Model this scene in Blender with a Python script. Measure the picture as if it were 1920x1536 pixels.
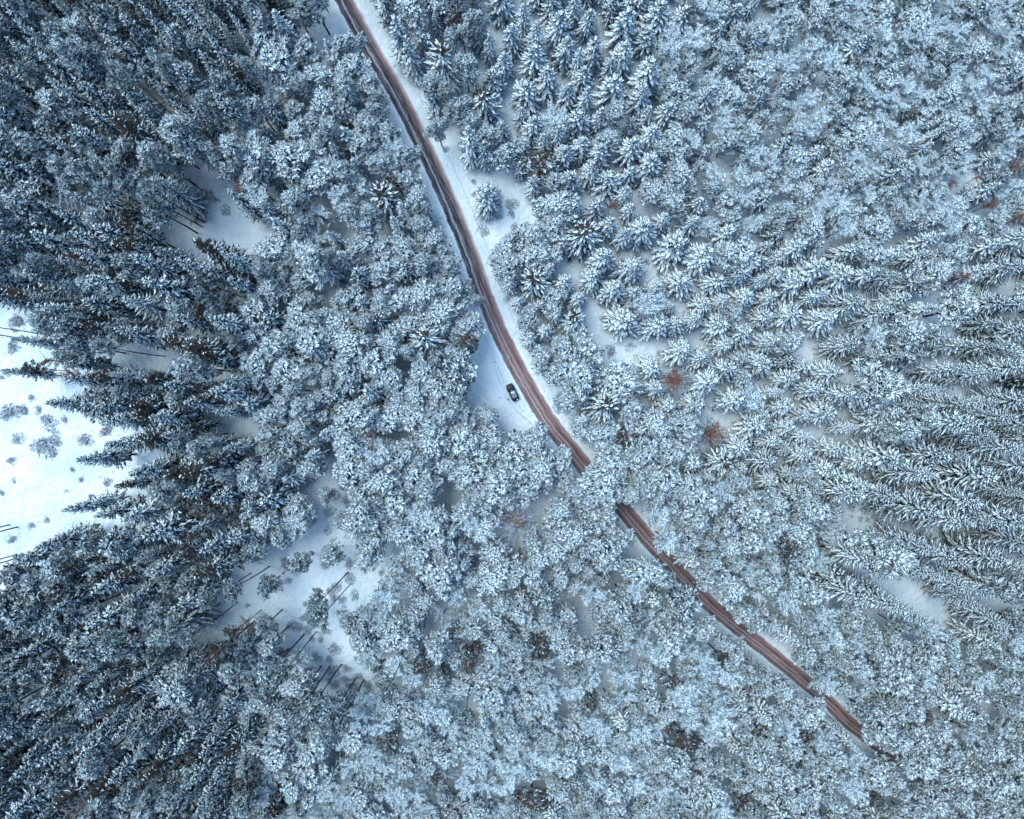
import bpy, bmesh, math, random
import numpy as np
from mathutils import Vector, Matrix, noise as mnoise

for o in list(bpy.data.objects):
    bpy.data.objects.remove(o)
scene = bpy.context.scene
R = random.Random(7)
NR = np.random.RandomState(11)

# ------------------------------------------------------------------ camera, sky, sun, exposure
CAM_H = 140.0                       # metres above the ground, looking straight down
PXM = 8.0                           # photograph pixels per metre on the ground
CX, CY = 960.0, 768.0
cam_d = bpy.data.cameras.new('camera')
cam_d.sensor_width = 36.0
cam_d.lens = 36.0 * CAM_H / (1920.0 / PXM)
cam_d.clip_start = 1.0
cam_d.clip_end = 6000.0
cam = bpy.data.objects.new('camera', cam_d)
cam.location = (0, 0, CAM_H)
scene.collection.objects.link(cam)
scene.camera = cam

SUN_EL, SUN_AZ = math.radians(58), math.radians(300)   # azimuth clockwise from +Y
world = bpy.data.worlds.new('World')
scene.world = world
world.use_nodes = True
wn = world.node_tree
for n in list(wn.nodes):
    wn.nodes.remove(n)
sky = wn.nodes.new('ShaderNodeTexSky')
sky.sky_type = 'NISHITA'
sky.sun_disc = False
sky.sun_elevation = SUN_EL
sky.sun_rotation = SUN_AZ
sky.air_density = 1.0
sky.dust_density = 0.3
sky.ozone_density = 0.5
bg = wn.nodes.new('ShaderNodeBackground')
bg.inputs['Strength'].default_value = 0.15
wo = wn.nodes.new('ShaderNodeOutputWorld')
wn.links.new(sky.outputs[0], bg.inputs[0])
wn.links.new(bg.outputs[0], wo.inputs[0])

sun_d = bpy.data.lights.new('sun', 'SUN')
sun_d.energy = 1.0
sun_d.angle = math.radians(50)
sun_d.color = (1.0, 0.97, 0.92)
sun = bpy.data.objects.new('sun', sun_d)
sun.rotation_euler = (math.radians(90) - SUN_EL, 0, math.pi - SUN_AZ)
scene.collection.objects.link(sun)

scene.view_settings.view_transform = 'Standard'
scene.view_settings.look = 'None'
scene.view_settings.gamma = 1
scene.view_settings.use_curve_mapping = False
scene.view_settings.exposure = 1.46
scene.render.engine = 'CYCLES'
scene.cycles.max_bounces = 6
scene.cycles.diffuse_bounces = 3
scene.cycles.glossy_bounces = 2

COL = scene.collection


def W(px, py, z=0.0):
    """Photograph pixel -> world x, y at height z."""
    k = (CAM_H - z) / CAM_H / PXM
    return (px - CX) * k, (CY - py) * k


# ------------------------------------------------------------------ materials
def mat(name, base, rough=0.8, spec=0.3, vary=None, nscale=3.0, bump=0.0, bscale=8.0, coord='Object', metallic=0.0, rnd=0.0):
    m = bpy.data.materials.new(name)
    m.use_nodes = True
    nt = m.node_tree
    b = nt.nodes['Principled BSDF']
    b.inputs['Roughness'].default_value = rough
    b.inputs['Specular IOR Level'].default_value = spec
    b.inputs['Metallic'].default_value = metallic
    b.inputs['Base Color'].default_value = (*base, 1)
    tc = nt.nodes.new('ShaderNodeTexCoord')
    col_out = None
    if vary:
        n = nt.nodes.new('ShaderNodeTexNoise')
        n.inputs['Scale'].default_value = nscale
        n.inputs['Detail'].default_value = 5
        nt.links.new(tc.outputs[coord], n.inputs['Vector'])
        r = nt.nodes.new('ShaderNodeValToRGB')
        r.color_ramp.elements[0].position = 0.35
        r.color_ramp.elements[1].position = 0.65
        r.color_ramp.elements[0].color = (*base, 1)
        r.color_ramp.elements[1].color = (*vary, 1)
        nt.links.new(n.outputs['Fac'], r.inputs['Fac'])
        col_out = r.outputs['Color']
        nt.links.new(col_out, b.inputs['Base Color'])
    if rnd and col_out is not None:
        oi = nt.nodes.new('ShaderNodeObjectInfo')
        mr = nt.nodes.new('ShaderNodeMapRange')
        mr.inputs['To Min'].default_value = 1 - rnd
        mr.inputs['To Max'].default_value = 1.0
        hs = nt.nodes.new('ShaderNodeHueSaturation')
        nt.links.new(oi.outputs['Random'], mr.inputs['Value'])
        nt.links.new(mr.outputs['Result'], hs.inputs['Value'])
        nt.links.new(col_out, hs.inputs['Color'])
        nt.links.new(hs.outputs['Color'], b.inputs['Base Color'])
    if bump:
        n = nt.nodes.new('ShaderNodeTexNoise')
        n.inputs['Scale'].default_value = bscale
        n.inputs['Detail'].default_value = 6
        nt.links.new(tc.outputs[coord], n.inputs['Vector'])
        bp = nt.nodes.new('ShaderNodeBump')
        bp.inputs['Strength'].default_value = bump
        bp.inputs['Distance'].default_value = 0.1
        nt.links.new(n.outputs['Fac'], bp.inputs['Height'])
        nt.links.new(bp.outputs['Normal'], b.inputs['Normal'])
    return m


M_SNOW = mat('tree_snow', (0.60, 0.80, 0.80), 0.85, 0.2, vary=(0.82, 0.93, 0.90), nscale=1.2, rnd=0.12)
M_FROST = mat('frosted_needles', (0.24, 0.37, 0.38), 0.9, 0.1, vary=(0.46, 0.61, 0.61), nscale=2.0, rnd=0.2)
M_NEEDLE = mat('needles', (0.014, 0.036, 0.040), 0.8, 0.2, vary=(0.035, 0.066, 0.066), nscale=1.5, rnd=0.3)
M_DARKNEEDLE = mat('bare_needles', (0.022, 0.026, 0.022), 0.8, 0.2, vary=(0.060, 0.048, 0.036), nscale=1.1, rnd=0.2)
M_BARK = mat('bark', (0.030, 0.024, 0.022), 0.9, 0.1, vary=(0.075, 0.055, 0.048), nscale=4)
M_TWIG = mat('frosted_twigs', (0.17, 0.22, 0.24), 0.9, 0.1, vary=(0.42, 0.53, 0.57), nscale=2)
M_BROWNTWIG = mat('brown_twigs', (0.050, 0.040, 0.036), 0.9, 0.1, vary=(0.12, 0.090, 0.072), nscale=2)
M_RUST = mat('rust_leaves', (0.10, 0.052, 0.032), 0.8, 0.1, vary=(0.27, 0.125, 0.07), nscale=2.5)
M_SHRUB = mat('shrub_frost', (0.50, 0.56, 0.62), 0.9, 0.1, vary=(0.70, 0.74, 0.78), nscale=3)
M_GRASS = mat('dry_grass', (0.16, 0.15, 0.13), 0.9, 0.1, vary=(0.30, 0.30, 0.28), nscale=3)


def ground_material():
    m = bpy.data.materials.new('ground_snow')
    m.use_nodes = True
    nt = m.node_tree
    b = nt.nodes['Principled BSDF']
    b.inputs['Roughness'].default_value = 0.75
    b.inputs['Specular IOR Level'].default_value = 0.2
    tc = nt.nodes.new('ShaderNodeTexCoord')
    n1 = nt.nodes.new('ShaderNodeTexNoise'); n1.inputs['Scale'].default_value = 0.12; n1.inputs['Detail'].default_value = 8
    n2 = nt.nodes.new('ShaderNodeTexNoise'); n2.inputs['Scale'].default_value = 1.6; n2.inputs['Detail'].default_value = 8
    r1 = nt.nodes.new('ShaderNodeValToRGB')
    r1.color_ramp.elements[0].position = 0.3; r1.color_ramp.elements[0].color = (0.56, 0.75, 0.755, 1)
    r1.color_ramp.elements[1].position = 0.6; r1.color_ramp.elements[1].color = (0.74, 0.87, 0.86, 1)
    r2 = nt.nodes.new('ShaderNodeValToRGB')
    r2.color_ramp.elements[0].position = 0.27; r2.color_ramp.elements[0].color = (0.45, 0.46, 0.48, 1)
    r2.color_ramp.elements[1].position = 0.37; r2.color_ramp.elements[1].color = (1, 1, 1, 1)
    mx = nt.nodes.new('ShaderNodeMixRGB'); mx.blend_type = 'MULTIPLY'; mx.inputs['Fac'].default_value = 0.5
    for n in (n1, n2):
        nt.links.new(tc.outputs['Object'], n.inputs['Vector'])
    nt.links.new(n1.outputs['Fac'], r1.inputs['Fac']); nt.links.new(n2.outputs['Fac'], r2.inputs['Fac'])
    nt.links.new(r1.outputs['Color'], mx.inputs['Color1']); nt.links.new(r2.outputs['Color'], mx.inputs['Color2'])
    nt.links.new(mx.outputs['Color'], b.inputs['Base Color'])
    n3 = nt.nodes.new('ShaderNodeTexNoise'); n3.inputs['Scale'].default_value = 0.7; n3.inputs['Detail'].default_value = 9
    nt.links.new(tc.outputs['Object'], n3.inputs['Vector'])
    bp = nt.nodes.new('ShaderNodeBump'); bp.inputs['Strength'].default_value = 0.9; bp.inputs['Distance'].default_value = 0.6
    nt.links.new(n3.outputs['Fac'], bp.inputs['Height']); nt.links.new(bp.outputs['Normal'], b.inputs['Normal'])
    return m


def road_material():
    m = bpy.data.materials.new('dirty_snow_road')
    m.use_nodes = True
    nt = m.node_tree
    L = nt.links.new
    b = nt.nodes['Principled BSDF']
    b.inputs['Roughness'].default_value = 0.75
    b.inputs['Specular IOR Level'].default_value = 0.25
    uv = nt.nodes.new('ShaderNodeUVMap'); uv.uv_map = 'UVMap'
    sp = nt.nodes.new('ShaderNodeSeparateXYZ'); L(uv.outputs['UV'], sp.inputs[0])
    tc = nt.nodes.new('ShaderNodeTexCoord')

    def noise(scale, detail=6, vec=None):
        n = nt.nodes.new('ShaderNodeTexNoise'); n.inputs['Scale'].default_value = scale; n.inputs['Detail'].default_value = detail
        L(vec if vec else tc.outputs['Object'], n.inputs['Vector']); return n

    def math_(op, a, bb):
        n = nt.nodes.new('ShaderNodeMath'); n.operation = op
        for k, v in ((0, a), (1, bb)):
            if isinstance(v, (int, float)): n.inputs[k].default_value = v
            else: L(v, n.inputs[k])
        return n.outputs[0]
    na = noise(0.35, 5)
    nb = noise(2.5, 6)
    lat = math_('ADD', sp.outputs['Y'], math_('MULTIPLY', math_('SUBTRACT', na.outputs['Fac'], 0.5), 0.16))
    lat = math_('ADD', lat, math_('MULTIPLY', math_('SUBTRACT', nb.outputs['Fac'], 0.5), 0.13))

    def ramp(stops):
        r = nt.nodes.new('ShaderNodeValToRGB')
        e = r.color_ramp.elements
        e[0].position, e[0].color = stops[0][0], (*stops[0][1], 1)
        e[1].position, e[1].color = stops[-1][0], (*stops[-1][1], 1)
        for p, c in stops[1:-1]:
            q = e.new(p); q.color = (*c, 1)
        L(lat, r.inputs['Fac'])
        return r.outputs['Color']
    SN = (0.66, 0.82, 0.82)
    A = ramp([(0.0, SN), (0.04, SN), (0.13, (0.028, 0.032, 0.038)), (0.30, (0.024, 0.027, 0.032)), (0.34, (0.24, 0.27, 0.30)), (0.385, (0.26, 0.29, 0.31)),
              (0.44, (0.024, 0.026, 0.030)), (0.62, (0.036, 0.033, 0.034)), (0.70, (0.10, 0.078, 0.070)), (0.80, (0.17, 0.135, 0.122)), (0.93, (0.42, 0.43, 0.44)), (1.0, SN)])
    B = ramp([(0.0, SN), (0.04, SN), (0.14, (0.11, 0.080, 0.072)), (0.28, (0.125, 0.088, 0.078)), (0.36, (0.33, 0.29, 0.285)),
              (0.43, (0.095, 0.060, 0.056)), (0.53, (0.30, 0.22, 0.20)), (0.60, (0.14, 0.098, 0.088)), (0.67, (0.085, 0.054, 0.050)),
              (0.76, (0.15, 0.105, 0.092)), (0.88, (0.21, 0.165, 0.152)), (0.97, (0.62, 0.66, 0.70)), (1.0, SN)])
    mr = nt.nodes.new('ShaderNodeMapRange'); mr.interpolation_type = 'SMOOTHSTEP'
    mr.inputs['From Min'].default_value = 0.28; mr.inputs['From Max'].default_value = 0.36
    nd = noise(0.15, 3)
    L(math_('ADD', sp.outputs['X'], math_('MULTIPLY', math_('SUBTRACT', nd.outputs['Fac'], 0.5), 0.06)), mr.inputs['Value'])
    mx = nt.nodes.new('ShaderNodeMixRGB'); L(mr.outputs['Result'], mx.inputs['Fac']); L(A, mx.inputs['Color1']); L(B, mx.inputs['Color2'])
    # snow specks and slush blown over the carriageway
    sc = nt.nodes.new('ShaderNodeMapping'); sc.inputs['Scale'].default_value = (60, 14, 1); L(uv.outputs['UV'], sc.inputs['Vector'])
    ns = noise(1.0, 8, sc.outputs['Vector'])
    rs = nt.nodes.new('ShaderNodeValToRGB'); rs.color_ramp.elements[0].position = 0.45; rs.color_ramp.elements[1].position = 0.80
    rs.color_ramp.elements[1].color = (0.55, 0.55, 0.55, 1)
    L(ns.outputs['Fac'], rs.inputs['Fac'])
    m2 = nt.nodes.new('ShaderNodeMixRGB'); L(rs.outputs['Color'], m2.inputs['Fac']); L(mx.outputs['Color'], m2.inputs['Color1'])
    m2.inputs['Color2'].default_value = (0.42, 0.38, 0.38, 1)
    nf = noise(9.0, 6)
    rf = nt.nodes.new('ShaderNodeValToRGB'); rf.color_ramp.elements[0].color = (0.95, 0.95, 0.95, 1); rf.color_ramp.elements[1].color = (1.6, 1.6, 1.6, 1)
    rf.color_ramp.elements[0].position = .3; rf.color_ramp.elements[1].position = .7
    L(nf.outputs['Fac'], rf.inputs['Fac'])
    m3 = nt.nodes.new('ShaderNodeMixRGB'); m3.blend_type = 'MULTIPLY'; m3.inputs['Fac'].default_value = 1
    L(m2.outputs['Color'], m3.inputs['Color1']); L(rf.outputs['Color'], m3.inputs['Color2'])
    L(m3.outputs['Color'], b.inputs['Base Color'])
    bp = nt.nodes.new('ShaderNodeBump'); bp.inputs['Strength'].default_value = 0.6; bp.inputs['Distance'].default_value = 0.06
    L(nf.outputs['Fac'], bp.inputs['Height']); L(bp.outputs['Normal'], b.inputs['Normal'])
    return m


# ------------------------------------------------------------------ helpers
def tag(o, label=None, cat=None, group=None, kind=None):
    if label: o['label'] = label
    if cat: o['category'] = cat
    if group: o['group'] = group
    if kind: o['kind'] = kind
    return o


def link_mesh(name, me, parent=None):
    o = bpy.data.objects.new(name, me)
    COL.objects.link(o)
    if parent is not None:
        o.parent = parent
    return o


def mesh_np(name, verts, faces, mats, midx=None, smooth=False):
    me = bpy.data.meshes.new(name)
    nv, nf = len(verts), len(faces)
    me.vertices.add(nv)
    me.vertices.foreach_set('co', np.asarray(verts, dtype=np.float32).ravel())
    f = np.asarray(faces, dtype=np.int32)
    me.loops.add(nf * 3)
    me.loops.foreach_set('vertex_index', f.ravel())
    me.polygons.add(nf)
    me.polygons.foreach_set('loop_start', np.arange(0, nf * 3, 3, dtype=np.int32))
    me.polygons.foreach_set('loop_total', np.full(nf, 3, dtype=np.int32))
    for m in mats:
        me.materials.append(m)
    if midx is not None:
        me.polygons.foreach_set('material_index', np.asarray(midx, dtype=np.int32))
    if smooth:
        me.polygons.foreach_set('use_smooth', np.ones(nf, dtype=bool))
    me.update()
    return me


class Geo:
    def __init__(self):
        self.v, self.f, self.m, self.n = [], [], [], 0

    def add(self, v, f, m):
        self.v.append(v); self.f.append(f + self.n); self.m.append(m); self.n += len(v)

    def spindles(self, p, d, L, w, t, top, under, uw=1.55, drop=0.05):
        """Snow ridges on flat needle blades: p, d (N,3); L, w, t (N,). top/under = material slots (arrays); top<0: no ridge."""
        p = np.atleast_2d(p); N = len(p)
        if N == 0: return
        d = d / (np.linalg.norm(d, axis=1, keepdims=True) + 1e-9)
        up = np.tile([0.0, 0, 1], (N, 1))
        s = np.cross(d, up)
        ln = np.linalg.norm(s, axis=1, keepdims=True)
        s = np.where(ln > 0.05, s / (ln + 1e-9), np.array([1.0, 0, 0]))
        roll = NR.uniform(-0.32, 0.32, (N, 1))
        u = np.cross(s, d)
        s2 = s * np.cos(roll) + u * np.sin(roll)
        u2 = np.cross(s2, d)
        L = np.broadcast_to(L, N)[:, None]; w = np.broadcast_to(w, N)[:, None]; t = np.broadcast_to(t, N)[:, None]
        top = np.broadcast_to(top, N); under = np.broadcast_to(under, N)
        mid = p + d * L * 0.42
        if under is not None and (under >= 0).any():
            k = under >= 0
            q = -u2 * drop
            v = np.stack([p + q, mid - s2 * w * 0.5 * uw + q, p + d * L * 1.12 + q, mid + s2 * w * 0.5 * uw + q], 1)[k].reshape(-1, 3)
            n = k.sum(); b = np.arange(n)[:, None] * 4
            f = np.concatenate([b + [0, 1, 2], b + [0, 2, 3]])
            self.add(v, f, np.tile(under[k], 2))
        if (top >= 0).any():
            k = top >= 0
            v = np.stack([p, mid - s2 * w * 0.5, mid + s2 * w * 0.5, mid + u2 * t, p + d * L], 1)[k].reshape(-1, 3)
            n = k.sum(); b = np.arange(n)[:, None] * 5
            f = np.concatenate([b + [0, 2, 3], b + [0, 3, 1], b + [4, 3, 2], b + [4, 1, 3]])
            self.add(v, f, np.tile(top[k], 4))

    def cone(self, a, b, ra, rb, m, n=6):
        a, b = np.array(a, float), np.array(b, float)
        d = b - a; d /= np.linalg.norm(d) + 1e-9
        h = np.array([1.0, 0, 0]) if abs(d[0]) < 0.9 else np.array([0, 1.0, 0])
        s = np.cross(d, h); s /= np.linalg.norm(s); u = np.cross(d, s)
        an = np.arange(n) * 2 * math.pi / n
        ring = np.cos(an)[:, None] * s + np.sin(an)[:, None] * u
        v = np.concatenate([a + ring * ra, b + ring * rb])
        i = np.arange(n); j = (i + 1) % n
        f = np.concatenate([np.stack([i, j, j + n], 1), np.stack([i, j + n, i + n], 1)])
        self.add(v, f, np.full(2 * n, m))

    def build(self, name, mats, smooth=False):
        return mesh_np(name, np.concatenate(self.v), np.concatenate(self.f), mats, np.concatenate(self.m), smooth)


TREE_MATS = [M_SNOW, M_FROST, M_NEEDLE, M_DARKNEEDLE, M_BARK, M_TWIG, M_BROWNTWIG, M_RUST]
SNOW, FROST, NEEDLE, DARKN, BARK, TWIG, BTWIG, RUST = range(8)
UH, UR = 20.0, 3.2                  # unit tree: 20 m tall, crown 3.2 m in radius


def trunk_mesh(name, top, r0=0.22, lean=0.0, stubs=0):
    g = Geo()
    zs = [-0.6, 0.4, 4, 9, 14, top]
    rs = [r0 * 1.5, r0 * 1.1, r0, r0 * 0.8, r0 * 0.55, 0.03]
    c = [np.array([lean * math.sin(z * 0.25), lean * math.cos(z * 0.19) - lean, z]) for z in zs]
    for k in range(5):
        g.cone(c[k], c[k + 1], rs[k], rs[k + 1], 0, 7)
    if stubs:
        rs = np.random.RandomState(int(r0 * 100) + stubs)
        for k in range(stubs):
            z = rs.uniform(4, 13.5); a = rs.rand() * 6.28; L = rs.uniform(.3, 1.5) * (z / 13)
            b = c[1] * 0 + np.array([0, 0, z]); e = b + np.array([math.cos(a) * L, math.sin(a) * L, rs.uniform(-.1, .4)])
            g.cone(b, e, .045, .012, 0, 3)
    return g.build(name, [M_BARK], True)


def spruce_mesh(name, seed, base=0.12, snow=0.95, apex_bare=0.0, whorl=1.0, nb=8, finger=0.36, twig=1.0, droop=0.5, prof=0.85, tstep=0.5, tw=0.6, ang=(0.5, 0.95), uw=1.55):
    """Whorls of drooping branches; every branch a row of snow ridges with side twigs over dark needle blades."""
    g = Geo()
    rs = np.random.RandomState(seed)
    z0 = UH * base
    z = z0
    top = UH - 0.3
    P, D, Ls, Ws, Ts, TOP, UND = [], [], [], [], [], [], []

    def put(p, d, L, w, t, zz):
        tt = zz / UH
        f = snow
        if apex_bare and tt > 1 - apex_bare: f *= 0.22
        r = rs.rand()
        P.append(p); D.append(d); Ls.append(L); Ws.append(w); Ts.append(t)
        isdark = r > f
        TOP.append(-1 if isdark else (FROST if rs.rand() < 0.08 else SNOW))
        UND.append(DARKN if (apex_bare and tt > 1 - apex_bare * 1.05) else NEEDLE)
    while z < top:
        t = (z - z0) / (UH - z0)
        Lb = UR * (1 - t) ** prof * (0.55 + 0.45 * min(1, t * 5 + 0.35)) + 0.18
        n = max(4, int(nb * (0.55 + 0.45 * (1 - t)) + 0.5))
        a0 = rs.rand() * 6.28
        el0 = -0.10 + 0.9 * t ** 2
        for k in range(n):
            a = a0 + 6.283 * k / n + rs.normal(0, 0.18)
            L = Lb * rs.uniform(0.72, 1.15)
            if rs.rand() < 0.07: L *= 0.5
            ca, sa = math.cos(a), math.sin(a)
            zz = z + rs.normal(0, 0.12)
            dr = droop * rs.uniform(0.7, 1.3) * (1 - 0.6 * t)
            bend = rs.normal(0, 0.12)

            def pos(s):
                rr = L * s
                off = bend * rr * s
                return np.array([ca * rr - sa * off, sa * rr + ca * off, zz + L * (math.tan(el0) * s - dr * s * s * 0.75 + 0.10 * s ** 4)])
            ns = max(2, int(L / 0.75 + 0.5))
            for j in range(ns):
                s0, s1 = j / ns, (j + 1) / ns
                p0, p1 = pos(s0), pos(s1)
                d = p1 - p0
                w = finger * (1.05 - 0.45 * s0) * rs.uniform(0.75, 1.25)
                put(p0, d, np.linalg.norm(d) * 1.35, w, w * 0.45, zz)
            nt = int(L / tstep)
            for j in range(nt):
                s = 0.22 + 0.76 * (j + rs.rand() * 0.6) / max(1, nt)
                p = pos(s)
                for sd in (-1, 1):
                    if rs.rand() < 0.12: continue
                    aa = a + sd * rs.uniform(*ang)
                    tl = (0.30 + 0.34 * L * (1 - s) * 0.8) * rs.uniform(0.7, 1.25) * twig
                    d = np.array([math.cos(aa), math.sin(aa), math.tan(el0) * 0.5 - dr * s * 0.9 - 0.12])
                    put(p, d, tl, finger * tw * rs.uniform(0.7, 1.3), finger * 0.25, zz)
        z += whorl * (1.05 - 0.5 * t) * rs.uniform(0.8, 1.2)
    # leader shoots
    for k in range(7):
        a = rs.rand() * 6.28
        put(np.array([0, 0, top - 0.5 + 0.08 * k]), np.array([math.cos(a) * 0.5, math.sin(a) * 0.5, 0.9]), 0.45, 0.16, 0.08, UH)
    g.spindles(np.array(P), np.array(D), np.array(Ls), np.array(Ws), np.array(Ts), np.array(TOP), np.array(UND), uw=uw, drop=0.07)
    return g.build(name, TREE_MATS)


def pine_mesh(name, seed, ncl=34, flat=0.42, clr=0.85, snow=0.93, tufts=14, base=0.45, brown=0.0):
    """Domed crown of twig clusters; every cluster is a ball of frosted needle tufts on its own limb."""
    g = Geo()
    rs = np.random.RandomState(seed)
    zc = UH * base
    H = UH - zc
    P, D, Ls, Ws, TOP, UND = [], [], [], [], [], []
    lob = rs.uniform(0, 6.28, 3)
    cen = []
    tries = 0
    while len(cen) < ncl and tries < 4000:
        tries += 1
        a = rs.rand() * 6.283
        q = math.sqrt(rs.rand())
        edge = 0.88 + 0.18 * math.sin(2 * a + lob[0]) + 0.16 * math.sin(3 * a + lob[1]) + (0.2 if rs.rand() < .15 else 0)
        rr = UR * q * edge
        zz = zc + H * ((0.95 - 0.5 * q ** 2) * rs.uniform(0.72, 1.0) if len(cen) < ncl * 0.75 else rs.uniform(0.05, 0.6))
        c = np.array([math.cos(a) * rr, math.sin(a) * rr, zz])
        if all(np.linalg.norm((c - o) * np.array([1, 1, .6])) > 0.84 for o in cen):
            cen.append(c)
    for c in cen:
        a0 = np.array([c[0] * 0.08, c[1] * 0.08, max(zc - 1.0, c[2] - 1.2 - 0.35 * math.hypot(c[0], c[1]))])
        g.cone(a0, c, 0.07, 0.02, BARK, 4)
        for j in range(5):
            P.append(a0 + (c - a0) * (0.25 + 0.15 * j)); D.append(c - a0 + rs.normal(0, .1, 3)); Ls.append(0.8); Ws.append(rs.uniform(.16, .26)); TOP.append(SNOW); UND.append(NEEDLE)
        isb = rs.rand() < brown
        cr = clr * rs.uniform(0.5, 1.15)
        for k in range(tufts):
            v = rs.normal(0, 1, 3); v /= np.linalg.norm(v)
            v[2] = abs(v[2]) * 0.9 - 0.15
            tp = c + v * cr * rs.uniform(0.35, 1.0) * np.array([1, 1, 0.7])
            ax = v * np.array([1.25, 1.25, 0.8]) + np.array([0, 0, 0.15])
            snowy = rs.rand() < snow
            for j in range(5):
                d = ax + rs.normal(0, 0.42, 3)
                P.append(tp - v * 0.10); D.append(d); Ls.append(rs.uniform(0.45, 0.95)); Ws.append(rs.uniform(0.15, 0.27))
                if isb:
                    TOP.append(-1 if rs.rand() < 0.8 else FROST); UND.append(DARKN if rs.rand() < .5 else BTWIG)
                else:
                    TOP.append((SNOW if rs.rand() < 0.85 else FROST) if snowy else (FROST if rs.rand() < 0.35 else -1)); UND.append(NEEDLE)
    Ws = np.array(Ws)
    g.spindles(np.array(P), np.array(D), np.array(Ls), Ws, Ws * 0.4, np.array(TOP), np.array(UND), uw=1.5)
    return g.build(name, TREE_MATS)


def bare_mesh(name, seed, limb=TWIG, tip=TWIG, leaves=0.0, nl=26, leafside=True, dens=1.0, wk=1.0):
    """Leafless broadleaf crown: limbs fanning up and out, fine twigs, and maybe a patch of rust-brown leaves."""
    g = Geo()
    rs = np.random.RandomState(seed)
    P, D, Ls, Ws, TOP = [], [], [], [], []
    la = rs.rand() * 6.28
    for k in range(nl):
        a = 2.39996 * k + rs.normal(0, .2)
        z = UH * rs.uniform(0.45, 0.88)
        L = UR * rs.uniform(0.65, 1.05) * (1.25 - 0.55 * (z / UH))
        el = rs.uniform(0.35, 0.8)
        d0 = np.array([math.cos(a), math.sin(a), el])
        p = np.array([0, 0, z - 1.0])
        n = 5
        for j in range(n):
            p1 = p + d0 * L / n + rs.normal(0, 0.06, 3)
            g.cone(p, p1, 0.07 * (1 - j / n) + 0.02, 0.07 * (1 - (j + 1) / n) + 0.015, limb, 3)
            for q in range(int(5 * dens)):
                aa = a + rs.uniform(-0.9, 0.9) * (1 if wk == 1 else 1.7)
                P.append(p + (p1 - p) * rs.rand()); D.append(np.array([math.cos(aa), math.sin(aa), rs.uniform(-0.1, 0.9)]))
                Ls.append(rs.uniform(0.4, 1.0) * (0.5 + 0.5 * j / n + 0.2)); Ws.append(rs.uniform(0.04, 0.085) * wk); TOP.append((tip if rs.rand() < .8 else BTWIG) if wk == 1 else int(rs.choice([SNOW, FROST, NEEDLE, BTWIG], p=[.42, .34, .14, .10])))
            if leaves and (not leafside or math.cos(a - la) > 0.05):
                for q in range(int(26 * leaves)):
                    v = rs.normal(0, 0.28, 3)
                    P.append(p + (p1 - p) * rs.rand() + v); D.append(rs.normal(0, 1, 3)); Ls.append(rs.uniform(0.18, 0.34)); Ws.append(rs.uniform(0.12, 0.2))
                    TOP.append(RUST)
            p = p1
    Ws = np.array(Ws)
    g.spindles(np.array(P), np.array(D), np.array(Ls), Ws, Ws * 0.4, np.array(TOP), np.full(len(P), -1))
    return g.build(name, TREE_MATS)


# kinds: key -> name, variants [(crown mesh, trunk mesh)], crown centre as a fraction of height
CROWN_AT = dict(S=0.50, M=0.52, D=0.55, K=0.50, G=0.5, P=0.74, T=0.84, B=0.72, R=0.70, O=0.74, N=0.74, F=0.72)
V = {}
V['S'] = [(spruce_mesh('snowy_spruce_crown', 10 + k, snow=0.96, nb=7 + k % 2, finger=0.50 + 0.05 * (k % 3), droop=0.42 + 0.1 * (k % 2), whorl=0.95, tstep=0.42, twig=0.85, tw=0.68, ang=(0.45, 0.9), uw=1.4), trunk_mesh('spruce_trunk', 19.5)) for k in range(6)]
V['G'] = [(spruce_mesh('feathery_spruce_crown', 20 + k, snow=0.95, nb=9, finger=0.27, twig=0.75, droop=0.40, whorl=0.90, tstep=0.42, tw=0.65, ang=(0.35, 0.7), uw=1.8, base=0.05), trunk_mesh('spruce_trunk', 19.5)) for k in range(4)]
V['M'] = [(spruce_mesh('half_snowed_spruce_crown', 30 + k, snow=0.78, base=0.2, nb=7, finger=0.38, twig=1.1, droop=0.5, whorl=1.0, tstep=0.55, tw=0.75, uw=1.9), trunk_mesh('spruce_trunk', 19.5)) for k in range(4)]
V['D'] = [(spruce_mesh('dark_spruce_crown', 40 + k, snow=0.42, base=0.25, apex_bare=0.28, nb=8, finger=0.30, twig=1.2, droop=0.5, whorl=0.9), trunk_mesh('spruce_trunk', 19.5)) for k in range(3)]
V['K'] = [(spruce_mesh('bare_topped_spruce_crown', 50 + k, snow=0.93, apex_bare=0.14, nb=8, finger=0.40, twig=0.55, droop=0.35, whorl=1.25, prof=0.6, tstep=0.6, tw=0.6), trunk_mesh('spruce_trunk', 19.5)) for k in range(3)]
V['P'] = [(pine_mesh('frosted_pine_crown', 60 + k, ncl=[48, 42, 54, 46, 38][k]), trunk_mesh('pine_trunk', 18.0, 0.2, 0.15)) for k in range(5)]
V['N'] = [(pine_mesh('darker_pine_crown', 66 + k, ncl=40, snow=0.62), trunk_mesh('pine_trunk', 18.0, 0.2, 0.15)) for k in range(2)]
V['T'] = [(pine_mesh('tall_pine_crown', 70 + k, ncl=22, base=0.72, snow=0.7), trunk_mesh('pine_trunk', 18.0, 0.2, 0.2, stubs=22 + k)) for k in range(3)]
V['O'] = [(pine_mesh('brown_pine_crown', 80 + k, ncl=26, snow=0.35, brown=0.6), trunk_mesh('pine_trunk', 18.0, 0.2, 0.15)) for k in range(2)]
V['F'] = [(bare_mesh('fine_twigged_crown', 100 + k, TWIG, SNOW, nl=38, dens=3.2, wk=1.7), trunk_mesh('birch_trunk', 16.5, 0.15, 0.15)) for k in range(4)]
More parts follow.
